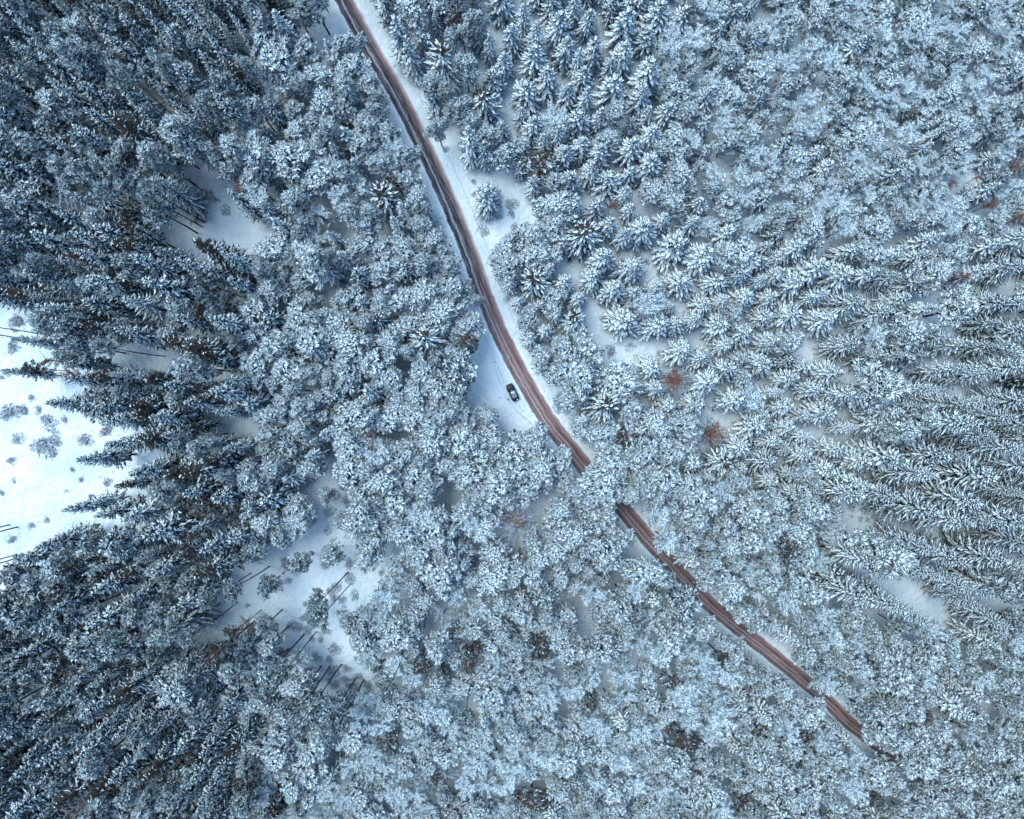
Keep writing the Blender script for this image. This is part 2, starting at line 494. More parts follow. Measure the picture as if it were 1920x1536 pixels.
V['B'] = [(bare_mesh('bare_tree_crown', 90 + k, TWIG, TWIG, leaves=0.25 if k == 0 else 0), trunk_mesh('bare_tree_trunk', 16.5, 0.18, 0.1)) for k in range(3)]
V['R'] = [(bare_mesh('rust_leaved_crown', 95 + k, BTWIG, TWIG, leaves=0.7, nl=26), trunk_mesh('bare_tree_trunk', 16.5, 0.15, 0.1)) for k in range(3)]
NAMES = dict(S='snowy_spruce', G='feathery_spruce', M='half_snowed_spruce', D='dark_spruce', K='bare_topped_spruce', P='frosted_pine',
             N='thin_snowed_pine', F='fine_twigged_tree', T='tall_pine', O='brown_pine', B='bare_tree', R='rust_leaved_tree')

# ------------------------------------------------------------------ plan of the place (pixels of the 1920 x 1536 photograph)
ROAD = [(560, -160), (600, -80), (645, 0), (694, 90), (752, 190), (806, 300), (846, 390), (882, 480), (912, 565), (944, 640), (985, 718), (1032, 795), (1080, 855),
        (1120, 905), (1160, 945), (1210, 1005), (1262, 1062), (1330, 1133), (1400, 1190), (1470, 1246), (1540, 1305), (1600, 1362),
        (1660, 1408), (1722, 1448), (1800, 1500), (1880, 1556), (1990, 1640), (2100, 1700)]
CLEAR = [
    [(-200, 560), (30, 575), (62, 600), (70, 690), (145, 722), (150, 765), (235, 805), (262, 880), (245, 925), (180, 990), (100, 1040), (55, 1055), (0, 1110), (-200, 1150)],
    [(285, 472), (300, 425), (340, 398), (352, 335), (330, 290), (350, 280), (400, 330), (440, 378), (500, 430), (552, 508), (480, 486), (420, 462), (350, 480)],
    [(196, 645), (240, 640), (320, 655), (322, 682), (250, 688), (200, 672)],
    [(352, 1205), (372, 1145), (445, 1080), (530, 1036), (585, 1005), (598, 880), (652, 868), (655, 955), (700, 980), (735, 1030), (715, 1095), (665, 1080), (615, 1112), (550, 1158), (470, 1140), (400, 1190)],
    [(535, 1190), (575, 1120), (660, 1085), (675, 1110), (625, 1190), (700, 1290), (615, 1305), (580, 1240)],
    [(825, 900), (872, 905), (880, 950), (850, 965), (828, 950)],
    [(985, 930), (1020, 925), (1025, 975), (990, 965)],
    [(885, 685), (930, 655), (950, 690), (990, 760), (1035, 810), (960, 800), (905, 775), (875, 735)],
    [(838, 235), (870, 245), (885, 290), (960, 335), (1000, 372), (1005, 410), (950, 428), (915, 440), (930, 500), (955, 570), (930, 560), (880, 400), (820, 270)],
    [(1155, 470), (1215, 460), (1245, 500), (1235, 520), (1170, 500)],
    [(1110, 555), (1150, 580), (1160, 640), (1240, 650), (1235, 672), (1170, 690), (1120, 670), (1125, 610)],
    [(1580, 950), (1640, 950), (1655, 975), (1600, 980)],
    [(1660, 1075), (1700, 1085), (1760, 1120), (1815, 1150), (1810, 1180), (1760, 1160), (1700, 1120)],
    [(1075, 1125), (1095, 1135), (1110, 1200), (1085, 1205)],
    [(1500, 645), (1555, 650), (1570, 672), (1510, 672)],
    [(1575, 690), (1630, 700), (1625, 722), (1585, 715)],
    [(1738, 715), (1800, 718), (1800, 735), (1742, 735)],
    [(1725, 555), (1770, 545), (1770, 600), (1735, 600)],
    [(405, 795), (480, 785), (500, 800), (420, 815)],
    [(585, 40), (612, 30), (640, 70), (600, 80)],
    [(1848, 1295), (1875, 1295), (1872, 1325), (1850, 1322)],
    [(1335, 975), (1350, 960), (1380, 975), (1350, 990)],
    [(590, 545), (625, 540), (625, 570), (600, 575)],
    [(745, 655), (780, 690), (770, 700), (735, 680)],
    [(700, 30), (720, 50), (760, 40), (740, 20)], [(760, 140), (800, 150), (790, 175), (765, 170)],
]

# left-hand trees; mirrored below about the line y = 767
LEFT = """D523,30,30 M350,40,24 M400,38,24 M100,12,26 M28,60,26 M45,95,24 N115,70,26 M270,75,28 M410,82,26 M255,112,26 M310,65,22 P180,105,24
M80,118,24 M130,142,26 M200,152,24 M367,162,30 D463,158,30 M430,115,24 P520,120,32 P600,150,30 M35,160,26 M62,190,24 M150,190,24 N100,235,24
M265,195,28 M330,195,22 R45,210,15 D268,258,38 M215,242,30 M400,242,28 P340,250,36 O115,270,26 N170,275,24 N70,275,26 N20,280,24
M520,220,24 P560,250,26 P610,200,28 O265,303,22 M20,325,26 M95,335,24 N160,320,28 N225,320,26 G333,362,40 M235,350,24 M225,388,32
N50,385,30 M30,425,26 M90,405,26 R447,357,17 M463,385,22 G513,402,34 P440,284,28 P482,302,34 P550,300,34 P600,335,34 M160,420,28
M232,450,32 D264,470,28 D418,478,34 M120,460,28 M60,460,26 M20,485,24 M332,483,26 M195,488,26 R142,484,12 P520,470,28
M225,535,32 M330,547,38 M210,575,32 G290,577,38 M460,535,28 M420,520,26 M440,610,32 M515,602,36 O382,582,22 O432,572,18 M270,630,26
D352,650,32 D392,657,38 D420,672,30 D312,715,32 M350,722,26 D402,727,26 M434,738,30 D292,762,30"""
TREES = """M110,525,34 D75,560,30 M15,560,22 M140,590,30 N130,612,26 D200,620,24 R100,676,22 R138,706,24 N150,650,24 M172,682,24 D226,706,24 M150,757,28 M230,760,24
M200,858,28 M246,830,26 M292,822,24 D266,905,22 M180,945,26 M130,1012,30 M90,1035,26 M235,952,28
M680,520,34 S735,548,28 S683,570,30 K715,605,32 P760,562,28 P800,552,30 P848,542,24 K802,637,40 P830,585,28 P874,612,24 O875,645,26
P660,650,32 P700,680,32 P650,702,30 P730,712,28 P790,700,24 P850,665,20 R672,727,12 R865,767,15 B704,815,38 P780,742,30 P822,732,28 P838,772,24
P670,780,32 P740,780,28 P812,802,28 P915,778,17 P870,830,36 P920,822,32 P960,852,32 P1000,838,28 P1010,882,34 P880,890,30 P940,902,32 P992,915,24 P1052,868,26
P810,835,32 P760,852,30 S735,862,18 P660,880,30 P720,900,32 P780,890,30 O925,905,20 P1130,905,36 P1155,878,28 P1212,915,26 B972,985,36 P880,955,26 P945,938,22
P680,962,38 P760,1000,36 P815,992,30 P742,950,30 P700,1012,26 P1050,958,26 P1070,1000,34 P1112,985,32 P1040,1030,28 P1160,1012,28
K1000,530,40 K1073,602,36 S1150,545,27 S1110,520,26 S1182,512,24 S1230,540,25 S1170,600,33 S1230,610,35 P990,598,20 P1040,560,26
P1014,672,22 P1060,665,28 P1098,650,28 P1040,695,24 P1082,702,30 S1220,690,28 N560,1055,17 P622,1040,18 N500,1098,16 P690,1045,20 P640,975,18 N590,1150,14 P610,930,14 S80,640,20 N40,1075,22 M60,700,16 R1272,712,29 P893,562,15 P876,540,18 K1130,760,42 P1160,722,34 P1062,752,22 P1182,772,30 O1170,820,27
P1230,800,34 P1122,812,28 P1200,860,30 P1262,850,30 P1240,902,32
S1300,600,30 S1340,530,26 S1346,612,34 S1390,560,26 S1420,528,24 S1440,562,28 S1485,530,26 S1480,592,30 S1430,595,28 S1390,625,26 S1440,642,26
S1310,672,30 S1360,692,26 S1420,682,28 S1500,690,28 S1550,700,30 B1690,690,24 S1300,757,30 S1375,750,32 S1425,778,26 S1466,760,26 S1412,800,30 S1470,800,28
S1540,772,30 S1520,730,28 S1610,742,32 S1648,770,28 R1330,808,31 S1642,792,34 S1652,855,34 S1600,862,28 S1560,840,26 S1540,880,28 S1590,902,28 K1350,865,36
G1430,860,36 S1500,850,28 G1770,792,48 G1762,758,36 G1722,850,42 G1805,890,48 G1700,885,38 G1780,935,40 G1700,945,42 G1765,968,44 G1855,840,38 G1892,872,40 G1850,782,34 G1885,750,32
G1660,668,28 G1705,668,30 G1762,695,32 G1832,652,34 G1885,622,34 G1870,692,30 G1740,635,24 G1640,592,40 G1582,572,34 G1700,535,30 G1655,525,26 G1850,570,38
G1480,922,36 G1572,920,38 G1642,925,28 R1372,939,13 P1310,930,30 P1362,990,26 P1410,962,30 P1452,985,28 P1492,992,30 P1402,1015,32 G1862,970,40 G1892,1010,40 G1830,1040,38 G1760,1040,36
G1700,1020,34 G1850,1095,36 G1770,1085,30
S750,72,32 S720,16,26 S770,105,24 P775,25,28 O852,36,26 K832,126,36 K910,200,40 S815,190,28 S1002,112,28 S945,122,24 S960,72,24 S1060,98,26 S1112,98,30 S1092,150,25
S1142,130,24 S1000,242,32 S940,246,27 S1082,230,35 S880,272,26 S908,286,27 N952,290,30 O1015,315,32 S915,370,36 S1090,278,26 S1122,292,26 S1182,282,30 S1140,342,31
S1215,312,37 S1070,340,26 R1147,384,14 K1093,442,50 S1205,432,35 S1180,396,22 S1140,425,24 S1262,462,36 S1182,505,29 P945,472,24 P952,500,20 P1000,442,28 P1034,425,30 P1010,472,26 P1042,388,28
P660,130,26 P694,165,24 P650,88,24 P640,205,26 P704,212,22 P728,250,20 P682,272,26 S660,268,26 P715,308,24 P764,340,20 K725,377,44 O742,340,22 P786,425,24 P812,455,24 P760,472,28 P720,472,26 P844,500,20
P690,425,24 P655,402,24 S650,490,26
R1900,312,14 R1846,327,12 R1786,343,10 R1856,383,18 R1902,412,18 R1800,521,15 O1705,220,16
R975,1040,16 B832,1150,28 O702,1193,13 O708,1247,12 O832,1255,14 O1010,1207,24 O735,1395,24 O1000,1500,24 P790,1040,28 P930,1080,30 P845,1050,26 R1403,1042,11 R1638,1246,11 O1350,1232,14 P1015,1045,26
O1730,1340,16 O1110,1310,14 O820,1460,14 B840,1450,26 O1390,1500,20 O1510,1380,14 O1640,1500,14 O245,410,14 O60,690,10"""
# tall pines given by the foot of their bare trunk
TALL = [(78, 627), (84, 642), (307, 668), (18, 984), (34, 988), (30, 1040), (30, 1047), (38, 1058), (12, 1068), (472, 1074), (505, 1062), (378, 1108), (412, 1132), (445, 1130),
        (325, 1138), (383, 417), (380, 426), (315, 423), (593, 1185), (570, 1190), (602, 1250), (618, 1250), (640, 1246), (670, 1268), (682, 1275), (652, 1074), (657, 1095),
        (764, 1214), (886, 1260), (210, 52), (345, 232), (318, 228)]
SHRUBS = [(15, 775, 20), (45, 770, 14), (75, 768, 10), (90, 790, 16), (123, 788, 9), (197, 809, 13), (80, 832, 22), (108, 826, 14), (157, 826, 15), (100, 850, 14),
          (20, 862, 8), (28, 902, 6), (90, 975, 9), (62, 985, 9), (125, 920, 6), (200, 905, 8), (152, 900, 6), (35, 603, 16), (22, 650, 12), (12, 700, 7), (60, 745, 9), (5, 925, 8), (24, 1012, 8),
          (55, 920, 5), (135, 880, 6), (170, 930, 6), (545, 1060, 18), (520, 1095, 12), (690, 1050, 20), (640, 1150, 14), (610, 1140, 9), (225, 640, 9), (1130, 600, 9), (1145, 660, 12), (960, 400, 8), (1345, 975, 8), (965, 428, 11)]


def seg_dist(x, y, pts):
    best, side = 1e9, 0
    for (ax, ay), (bx, by) in zip(pts[:-1], pts[1:]):
        dx, dy = bx - ax, by - ay
        t = max(0, min(1, ((x - ax) * dx + (y - ay) * dy) / (dx * dx + dy * dy)))
        qx, qy = ax + t * dx, ay + t * dy
        d = math.hypot(x - qx, y - qy)
        if d < best:
            best, side = d, (dx * (y - ay) - dy * (x - ax))
    return best, side          # side < 0: right of the road in the picture


def in_poly(x, y, poly):
    c = False
    for (ax, ay), (bx, by) in zip(poly, poly[1:] + poly[:1]):
        if (ay > y) != (by > y) and x < (bx - ax) * (y - ay) / (by - ay) + ax:
            c = not c
    return c


def clear_dist(x, y):
    d = 1e9
    for p in CLEAR:
        if in_poly(x, y, p): return 0
        xs = [q[0] for q in p]; ys = [q[1] for q in p]
        if x < min(xs) - 60 or x > max(xs) + 60 or y < min(ys) - 60 or y > max(ys) + 60: continue
        d = min(d, seg_dist(x, y, p + p[:1])[0])
    return d


def region(x, y):
    """-> kinds with weights, crown radius in pixels, height in metres."""
    if x < 470:
        return dict(M=.44, D=.05, N=.24, P=.20, O=.04, B=.03), 25, 18.5
    if x < 900 and y < 520:
        return dict(P=.58, S=.26, M=.08, F=.08), 25, 14
    if x < 900 and y < 1040:
        return dict(P=.78, S=.12, F=.07, N=.03), 28, 13
    if y > 1230 and x < 1250:
        return dict(P=.42, N=.03, S=.06, O=.02, F=.46, B=.01), 24, 10.5
    if y > 900 and not (x > 1560 and y < 1160):
        return dict(P=.68, S=.12, O=.01, F=.17, N=.02), 26, 12.5
    if y > 900:
        return dict(G=.88, P=.12), 41, 20
    if x > 1250 and y < 430:
        k = min(1, (x - 1250) / 250)
        return dict(P=.35, S=.47 - .25 * k, N=.03, F=.15 + .35 * k), 24 - 2 * k, 10.5 - 1.5 * k
    if x > 1600 and y > 690:
        return dict(G=.9, D=.04, P=.06), 42, 19
    if x > 1520:
        return dict(G=.32, S=.44, P=.20, F=.04), 34, 13
    if x > 900 and y < 900:
        return dict(S=.80, P=.13, F=.04, M=.03), 30, 10.5
    return dict(P=.8, S=.2), 26, 13


items = []                      # dict(k, x, y (crown centre px), r, h, X, Y, hand)
HH = {}


def place(k, x, y, r, hand, h=None, base_px=None):
    _, r0, h0 = region(x, y)
    if h is None:
        h = h0 * (0.75 + 0.25 * min(1.5, r / r0)) * R.uniform(0.88, 1.12)
        if k in 'BO': h *= 0.92
        if k == 'R': h *= 0.95
        if k == 'D': h *= 1.08
    z = CROWN_AT[k] * h
    if base_px:
        X, Y = W(*base_px, 0)
        s = CAM_H / (CAM_H - z)
        x, y = CX + X * PXM * s, CY - Y * PXM * s
    else:
        r *= R.uniform(0.86, 1.2)
        if k == 'R' and r > 22: r = 35
        rd = seg_dist(x, y, ROAD)[0]
        if y < 850 and rd < 50: r = max(11, min(r, (rd - 13) / 0.95))
        if 870 < y and x > 1190 and rd < 70: r = max(12, min(r, (rd - 7) / 0.85))
        X, Y = W(x, y, z)
    rm = r / PXM * (CAM_H - z) / CAM_H
    items.append(dict(k=k, x=x, y=y, r=r, rm=rm, h=h, X=X, Y=Y, hand=hand))


for tok in LEFT.split():
    k = tok[0]; x, y, r = map(float, tok[1:].split(','))
    place(k, x, y, r, True)
    y2 = 1534 - y
    if clear_dist(x, y2) > r * 0.7 and not (x < 240 and y2 < 1080):
        place(k, x + R.uniform(-2, 2), y2, r, True)
for tok in TREES.split():
    k = tok[0]; x, y, r = map(float, tok[1:].split(','))
    place(k, x, y, r, True)
for bx, by in TALL:
    place('T', 0, 0, R.uniform(17, 23), True, h=R.uniform(22, 26), base_px=(bx, by))

# the rest of the wood, filled in by dart throwing
GRID = {}


def gkey(x, y): return int(x // 50), int(y // 50)


for it in items:
    GRID.setdefault(gkey(it['x'], it['y']), []).append(it)
MARG = 190
nfill = 0
for _ in range(60000):
    x = R.uniform(-MARG, 1920 + MARG); y = R.uniform(-MARG, 1536 + MARG)
    ks, r0, h0 = region(x, y)
    r = r0 * R.choice((R.uniform(0.6, 0.9), R.uniform(0.85, 1.2), R.uniform(1.0, 1.38)))
    gx, gy = gkey(x, y)
    ok = True
    for i in (-1, 0, 1):
        for j in (-1, 0, 1):
            for o in GRID.get((gx + i, gy + j), ()):
                if math.hypot(o['x'] - x, o['y'] - y) < 0.66 * (o['r'] + r) * (1.02 if o['k'] == 'R' else 0.92 if o['hand'] else 1.0):
                    ok = False; break
            if not ok: break
        if not ok: break
    if not ok: continue
    rd, side = seg_dist(x, y, ROAD)
    need = 17 + r * 0.8 + (8 if side < 0 and y < 850 else 0) if y < 850 else (8 + r * 0.84 if x < 1640 else (3 + r * 0.6 if x < 1720 else 0))
    if rd < need or clear_dist(x, y) < r * (0.62 if x > 760 or y < 950 else 0.8): continue
    k = R.choices(list(ks), list(ks.values()))[0]
    if k == 'F' and r < r0: r = r0
    h = h0 * (0.8 + 0.2 * r / r0) * R.uniform(0.78, 1.22)
    z = CROWN_AT[k] * h
    X, Y = W(x, y, z)
    if seg_dist(CX + X * PXM, CY - Y * PXM, ROAD)[0] < (18 if y < 850 or k not in 'P' else 15): continue
    it = dict(k=k, x=x, y=y, r=r, rm=r / PXM * (CAM_H - z) / CAM_H, h=h, X=X, Y=Y, hand=False)
    items.append(it); GRID.setdefault((gx, gy), []).append(it)
print('trees', len(items), {k: sum(i['k'] == k for i in items) for k in V})

# ------------------------------------------------------------------ ground and road
def catmull(pts, n=14):
    out = []
    P = [pts[0]] + list(pts) + [pts[-1]]
    for i in range(1, len(P) - 2):
        p0, p1, p2, p3 = [np.array(q, float) for q in P[i - 1:i + 3]]
        for j in range(n):
            t = j / n
            out.append(0.5 * ((2 * p1) + (-p0 + p2) * t + (2 * p0 - 5 * p1 + 4 * p2 - p3) * t * t + (-p0 + 3 * p1 - 3 * p2 + p3) * t ** 3))
    out.append(np.array(pts[-1], float))
    return np.array(out)


road_w = catmull([W(*p) for p in ROAD])
ROAD_PX = [(CX + p[0] * PXM, CY - p[1] * PXM) for p in road_w]
road_coarse = [tuple(p) for p in road_w[::6]]


def strip(name, line, offs, zs, material, uvy=None, u_of=None, parent=None):
    """Ribbon along a line with cross-section offs (m, + = right of travel) at heights zs."""
    line = np.asarray(line)
    t = np.gradient(line, axis=0); t /= np.linalg.norm(t, axis=1, keepdims=True)
    nrm = np.stack([-t[:, 1], t[:, 0]], 1)      # towards the right-hand verge of the picture
    cum = np.concatenate([[0], np.cumsum(np.linalg.norm(np.diff(line, axis=0), axis=1))])
    m = len(offs); v = []
    for i in range(len(line)):
        for j in range(m):
            o = offs[j](i) if callable(offs[j]) else offs[j]
            zz = zs[j](i) if callable(zs[j]) else zs[j]
            v.append((line[i, 0] + nrm[i, 0] * o, line[i, 1] + nrm[i, 1] * o, zz))
    f = []
    for i in range(len(line) - 1):
        for j in range(m - 1):
            a = i * m + j
            f.append((a, a + m, a + m + 1, a + 1))
    me = bpy.data.meshes.new(name); me.from_pydata(v, [], f); me.materials.append(material)
    for p in me.polygons: p.use_smooth = True
    if uvy is not None:
        ul = me.uv_layers.new(name='UVMap')
        for lp in me.loops:
            i, j = divmod(lp.vertex_index, m)
            ul.data[lp.index].uv = (cum[i] / cum[-1] if u_of is None else u_of(i, cum), uvy[j])
    me.update()
    return link_mesh(name, me, parent)


M_GROUND = ground_material()
M_ROAD = road_material()
M_TRACK = mat('packed_snow', (0.44, 0.57, 0.63), 0.7, 0.3, vary=(0.58, 0.73, 0.78), nscale=1.5, bump=0.4)

# ground sheet: fine grid in the middle, running out to the horizon
xs = np.concatenate([[-3000, -1200, -500, -260], np.arange(-190, 190.1, 2.0), [260, 500, 1200, 3000]])
ys = np.concatenate([[-3000, -1200, -500, -220], np.arange(-150, 150.1, 2.0), [220, 500, 1200, 3000]])
gv = []
for yy in ys:
    for xx in xs:
        z = 0.0
        if abs(xx) < 250 and abs(yy) < 200:
            d = min(math.hypot(xx - p[0], yy - p[1]) for p in road_coarse[::2]) if True else 0
            k = max(0, min(1, (d - 9) / 12))
            z = k * (mnoise.noise((xx * 0.05, yy * 0.05, 3.1)) * 0.6 + mnoise.noise((xx * 0.16, yy * 0.16, 8.1)) * 0.30) - 0.0
        gv.append((xx, yy, z))
nx = len(xs)
gf = [(j * nx + i, j * nx + i + 1, (j + 1) * nx + i + 1, (j + 1) * nx + i) for j in range(len(ys) - 1) for i in range(nx - 1)]
gm = bpy.data.meshes.new('ground'); gm.from_pydata(gv, [], gf); gm.materials.append(M_GROUND)
for p in gm.polygons: p.use_smooth = True
ground = link_mesh('ground', gm)
tag(ground, 'snow-covered forest floor with open white clearings', kind='structure')

RW = 2.4
offs_ = [-RW, -RW * .8, -RW * .45, -RW * .1, RW * .25, RW * .5, RW * .8, RW]
rz = [0.03, 0.035, 0.02, 0.045, 0.03, 0.02, 0.035, 0.03]
i0 = 14 * 2
NW = len(road_w)
offs = [(lambda i, o=o: o * (1 - 0.24 * max(0.0, min(1.0, (i / NW - .5) / .3)))) for o in offs_]
road = strip('road', road_w, offs, rz, M_ROAD, uvy=[(o + RW) / (2 * RW) for o in offs_])
tag(road, 'narrow winding forest road, dirty brown snow with dark wheel tracks', kind='structure')
rn = random.Random(3)
jit = [mnoise.noise((i * 0.35, 0.5, 0.2)) for i in range(len(road_w))]
for nm, s in (('snow_bank', -1), ('snow_bank', 1)):
    wdt = 1.5 if s < 0 else 2.4
    o_ = [s * (RW - 0.10), s * (RW + 0.25), s * (RW + 0.6), s * (RW + wdt)]
    z_ = [0.026, lambda i: 0.16 + 0.10 * jit[i], lambda i: 0.14 + 0.08 * jit[-i - 1], -0.05]
    if s < 0: o_, z_ = o_[::-1], z_[::-1]
    bk = strip(nm, road_w, o_, z_, M_GROUND)
    tag(bk, 'low ploughed snow bank along the %s side of the road' % ('left' if s < 0 else 'right'), kind='structure')


def track(pts, half=0.13, zz=0.012):
    ln = catmull([W(*p) for p in pts], 6)
    k = np.arange(len(ln))
    return ln


TR = [[(930, 640), (930, 654), (931, 668), (934, 685), (939, 702), (946, 718)], [(922, 640), (923, 658), (926, 676), (929, 692), (935, 710), (941, 724)],
      [(966, 752), (974, 763), (984, 772), (998, 783), (1012, 795), (1028, 806)], [(958, 756), (967, 768), (978, 779), (992, 791), (1008, 803), (1026, 815)],
      [(935, 655), (931, 668), (929, 680)]]
tm_v, tm_f = [], []
for pts in TR:
    ln = catmull([W(*p) for p in pts], 5)
    t = np.gradient(ln, axis=0); t /= np.linalg.norm(t, axis=1, keepdims=True)
    b = len(tm_v)
    for i in range(len(ln)):
        hw = 0.24 + 0.05 * math.sin(i * 1.7)
        tm_v += [(ln[i, 0] - t[i, 1] * hw, ln[i, 1] + t[i, 0] * hw, 0.006), (ln[i, 0] + t[i, 1] * hw, ln[i, 1] - t[i, 0] * hw, 0.006)]
    for i in range(len(ln) - 1):
        a = b + 2 * i
        tm_f.append((a, a + 1, a + 3, a + 2))
foot = [(952 - 1.6 * i + R.uniform(-1, 1), 750 + 2.2 * i * (1 if i < 7 else -.2)) for i in range(-4, 12)] + [(948 + 1.5 * math.sin(i), 716 + 2.6 * i) for i in range(13)]
for fx, fy in foot:
    X, Y = W(fx, fy); b = len(tm_v); ro = R.uniform(0, 3)
    for j in range(8):
        an = j * .785
        ex, ey = .20 * math.cos(an), .11 * math.sin(an)
        tm_v.append((X + ex * math.cos(ro) - ey * math.sin(ro), Y + ex * math.sin(ro) + ey * math.cos(ro), .010))
    tm_f.append(tuple(range(b, b + 8)))
tm = bpy.data.meshes.new('wheel_tracks'); tm.from_pydata(tm_v, [], tm_f); tm.materials.append(M_TRACK)
tag(link_mesh('track_path', tm), 'wheel tracks pressed into the snow around the parked car', kind='structure')

# two faint ruts along the right verge
for off in (3.0, 4.3):
    sel = road_w[14 * 4: 14 * 12]
    rut = strip('verge_path', sel, [off - 0.22, off + 0.22], [lambda i: 0.055 if off < 3.5 else 0.012] * 2, M_TRACK)
    tag(rut, 'faint old wheel rut running along the right-hand verge, %s one' % ('inner' if off < 3.5 else 'outer'), kind='structure')

# ------------------------------------------------------------------ trees as individuals
ROOTS = []
LIM = dict(P=300, S=300)
frame = lambda it: -6 < it['x'] < 1926 and -6 < it['y'] < 1542
order = sorted(items, key=lambda it: (not frame(it), not it['hand'], -it['r']))
count = {}
rest = []
fam = dict(S='spruce', G='spruce', M='spruce', D='spruce', K='spruce', P='pine', N='pine', T='pine', O='pine', B='bare', R='bare', F='bare')
LIMF = dict(spruce=300, pine=300, bare=300)
for n, it in enumerate(items):
    it['rot'] = R.uniform(0, 6.283)
    it['sx'] = R.uniform(0.84, 1.19)
    it['v'] = R.randrange(len(V[it['k']]))
for it in order:
    f = fam[it['k']]
    if frame(it) and count.get(f, 0) < LIMF[f]:
        count[f] = count.get(f, 0) + 1
        root = bpy.data.objects.new(NAMES[it['k']], None)
        root.empty_display_size = 0.5
        COL.objects.link(root)
        root.location = (it['X'], it['Y'], 0)
        root.rotation_euler = (R.uniform(-.02, .02), R.uniform(-.02, .02), it['rot'])
        s = it['rm'] / UR
        root.scale = (s * it['sx'], s / it['sx'], it['h'] / UH)
        cm, tm_ = V[it['k']][it['v']]
        c = link_mesh('crown', cm, root)
        t_ = link_mesh('trunk', tm_, root)
        it['root'], it['crown'], it['trunk'] = root, c, t_
    else:
        rest.append(it)
print('individuals', count, 'rest', len(rest))


# a prototype object of every variant to instance from (one of the real trees)
def proto(k, v):
    for it in items:
        if it['k'] == k and it['v'] == v and 'crown' in it:
            return it['crown'], it['trunk']
    for it in items:
        if it['k'] == k and 'crown' in it:
            return it['crown'], it['trunk']
    return None


def stand(name, its, label, cat):
    kinds = sorted({(i['k'], i['v']) for i in its})
    me = bpy.data.meshes.new(name)
    me.from_pydata([(i['X'], i['Y'], 0) for i in its], [], [])
    a = me.attributes.new('variant', 'INT', 'POINT'); a.data.foreach_set('value', [kinds.index((i['k'], i['v'])) for i in its])
    a = me.attributes.new('spin', 'FLOAT_VECTOR', 'POINT'); a.data.foreach_set('vector', [q for i in its for q in (0, 0, i['rot'])])
    a = me.attributes.new('size', 'FLOAT_VECTOR', 'POINT'); a.data.foreach_set('vector', [q for i in its for q in (i['rm'] / UR * i['sx'], i['rm'] / UR / i['sx'], i['h'] / UH)])
    o = link_mesh(name, me)
    ng = bpy.data.node_groups.new(name, 'GeometryNodeTree')
    ng.interface.new_socket('Geometry', in_out='INPUT', socket_type='NodeSocketGeometry')
    ng.interface.new_socket('Geometry', in_out='OUTPUT', socket_type='NodeSocketGeometry')
    N, L = ng.nodes, ng.links.new
    gi = N.new('NodeGroupInput'); go = N.new('NodeGroupOutput')
    m2p = N.new('GeometryNodeMeshToPoints'); L(gi.outputs[0], m2p.inputs['Mesh'])
    jn = N.new('GeometryNodeJoinGeometry'); L(jn.outputs[0], go.inputs[0])

    def attr(nm, ty):
        n = N.new('GeometryNodeInputNamedAttribute'); n.data_type = ty; n.inputs['Name'].default_value = nm
        return n.outputs['Attribute']
    av, ar, asz = attr('variant', 'INT'), attr('spin', 'FLOAT_VECTOR'), attr('size', 'FLOAT_VECTOR')
    for ix, (k, v) in enumerate(kinds):
        cmp_ = N.new('FunctionNodeCompare'); cmp_.data_type = 'INT'; cmp_.operation = 'EQUAL'
        L(av, cmp_.inputs[2]); cmp_.inputs[3].default_value = ix
        for ob in proto(k, v):
            oi = N.new('GeometryNodeObjectInfo'); oi.inputs['Object'].default_value = ob; oi.inputs['As Instance'].default_value = True
            oi.transform_space = 'ORIGINAL'
            ip = N.new('GeometryNodeInstanceOnPoints')
            L(m2p.outputs[0], ip.inputs['Points']); L(cmp_.outputs[0], ip.inputs['Selection']); L(oi.outputs['Geometry'], ip.inputs['Instance'])
            L(ar, ip.inputs['Rotation']); L(asz, ip.inputs['Scale'])
            L(ip.outputs[0], jn.inputs[0])
    md = o.modifiers.new('stand', 'NODES'); md.node_group = ng
    tag(o, label, cat, kind='stuff')
    return o


stand('spruce_woods', [i for i in rest if fam[i['k']] == 'spruce'], 'smaller snow-laden spruces filling the rest of the wood', 'spruces')
stand('pine_woods', [i for i in rest if fam[i['k']] == 'pine'], 'small frosted pines crowding the rest of the wood', 'pines')
rb = [i for i in rest if fam[i['k']] == 'bare']
if rb: stand('bare_woods', rb, 'leafless trees standing among the outer conifers', 'bare trees')

# ------------------------------------------------------------------ shrubs in the clearings
def shrub_mesh(seed, snowy=0.8):
    g = Geo(); rs = np.random.RandomState(seed)
    n = 230
    a = rs.rand(n) * 6.283; q = np.sqrt(rs.rand(n)) * (1 + .25 * np.sin(2 * a + rs.rand() * 6) + .2 * np.sin(5 * a + rs.rand() * 6)); z = rs.rand(n) * 0.9 * (1.1 - q)
    cc = rs.uniform(-0.75, 0.75, (8, 2))[rs.randint(0, 8, n)]
    p = np.stack([np.cos(a) * q * 0.36 + cc[:, 0], np.sin(a) * q * 0.36 + cc[:, 1], z], 1)
    d = np.stack([np.cos(a) * q, np.sin(a) * q, 0.3 + rs.rand(n)], 1) + rs.normal(0, 0.4, (n, 3))
    w = rs.uniform(0.05, 0.12, n)
    g.spindles(p, d, rs.uniform(0.2, 0.5, n), w, w * 0.5, np.where(rs.rand(n) < snowy, 3 if snowy > .85 else 0, -1), np.where(rs.rand(n) < 0.6, 1, 2), uw=1.2)
    for k in range(12):
        an = rs.rand() * 6.28
        g.cone((0, 0, -0.2), (math.cos(an) * 0.6, math.sin(an) * 0.6, 0.7), 0.03, 0.008, 2, 3)
    return g.build('shrub', [M_SHRUB, M_FROST, M_NEEDLE, M_SNOW])


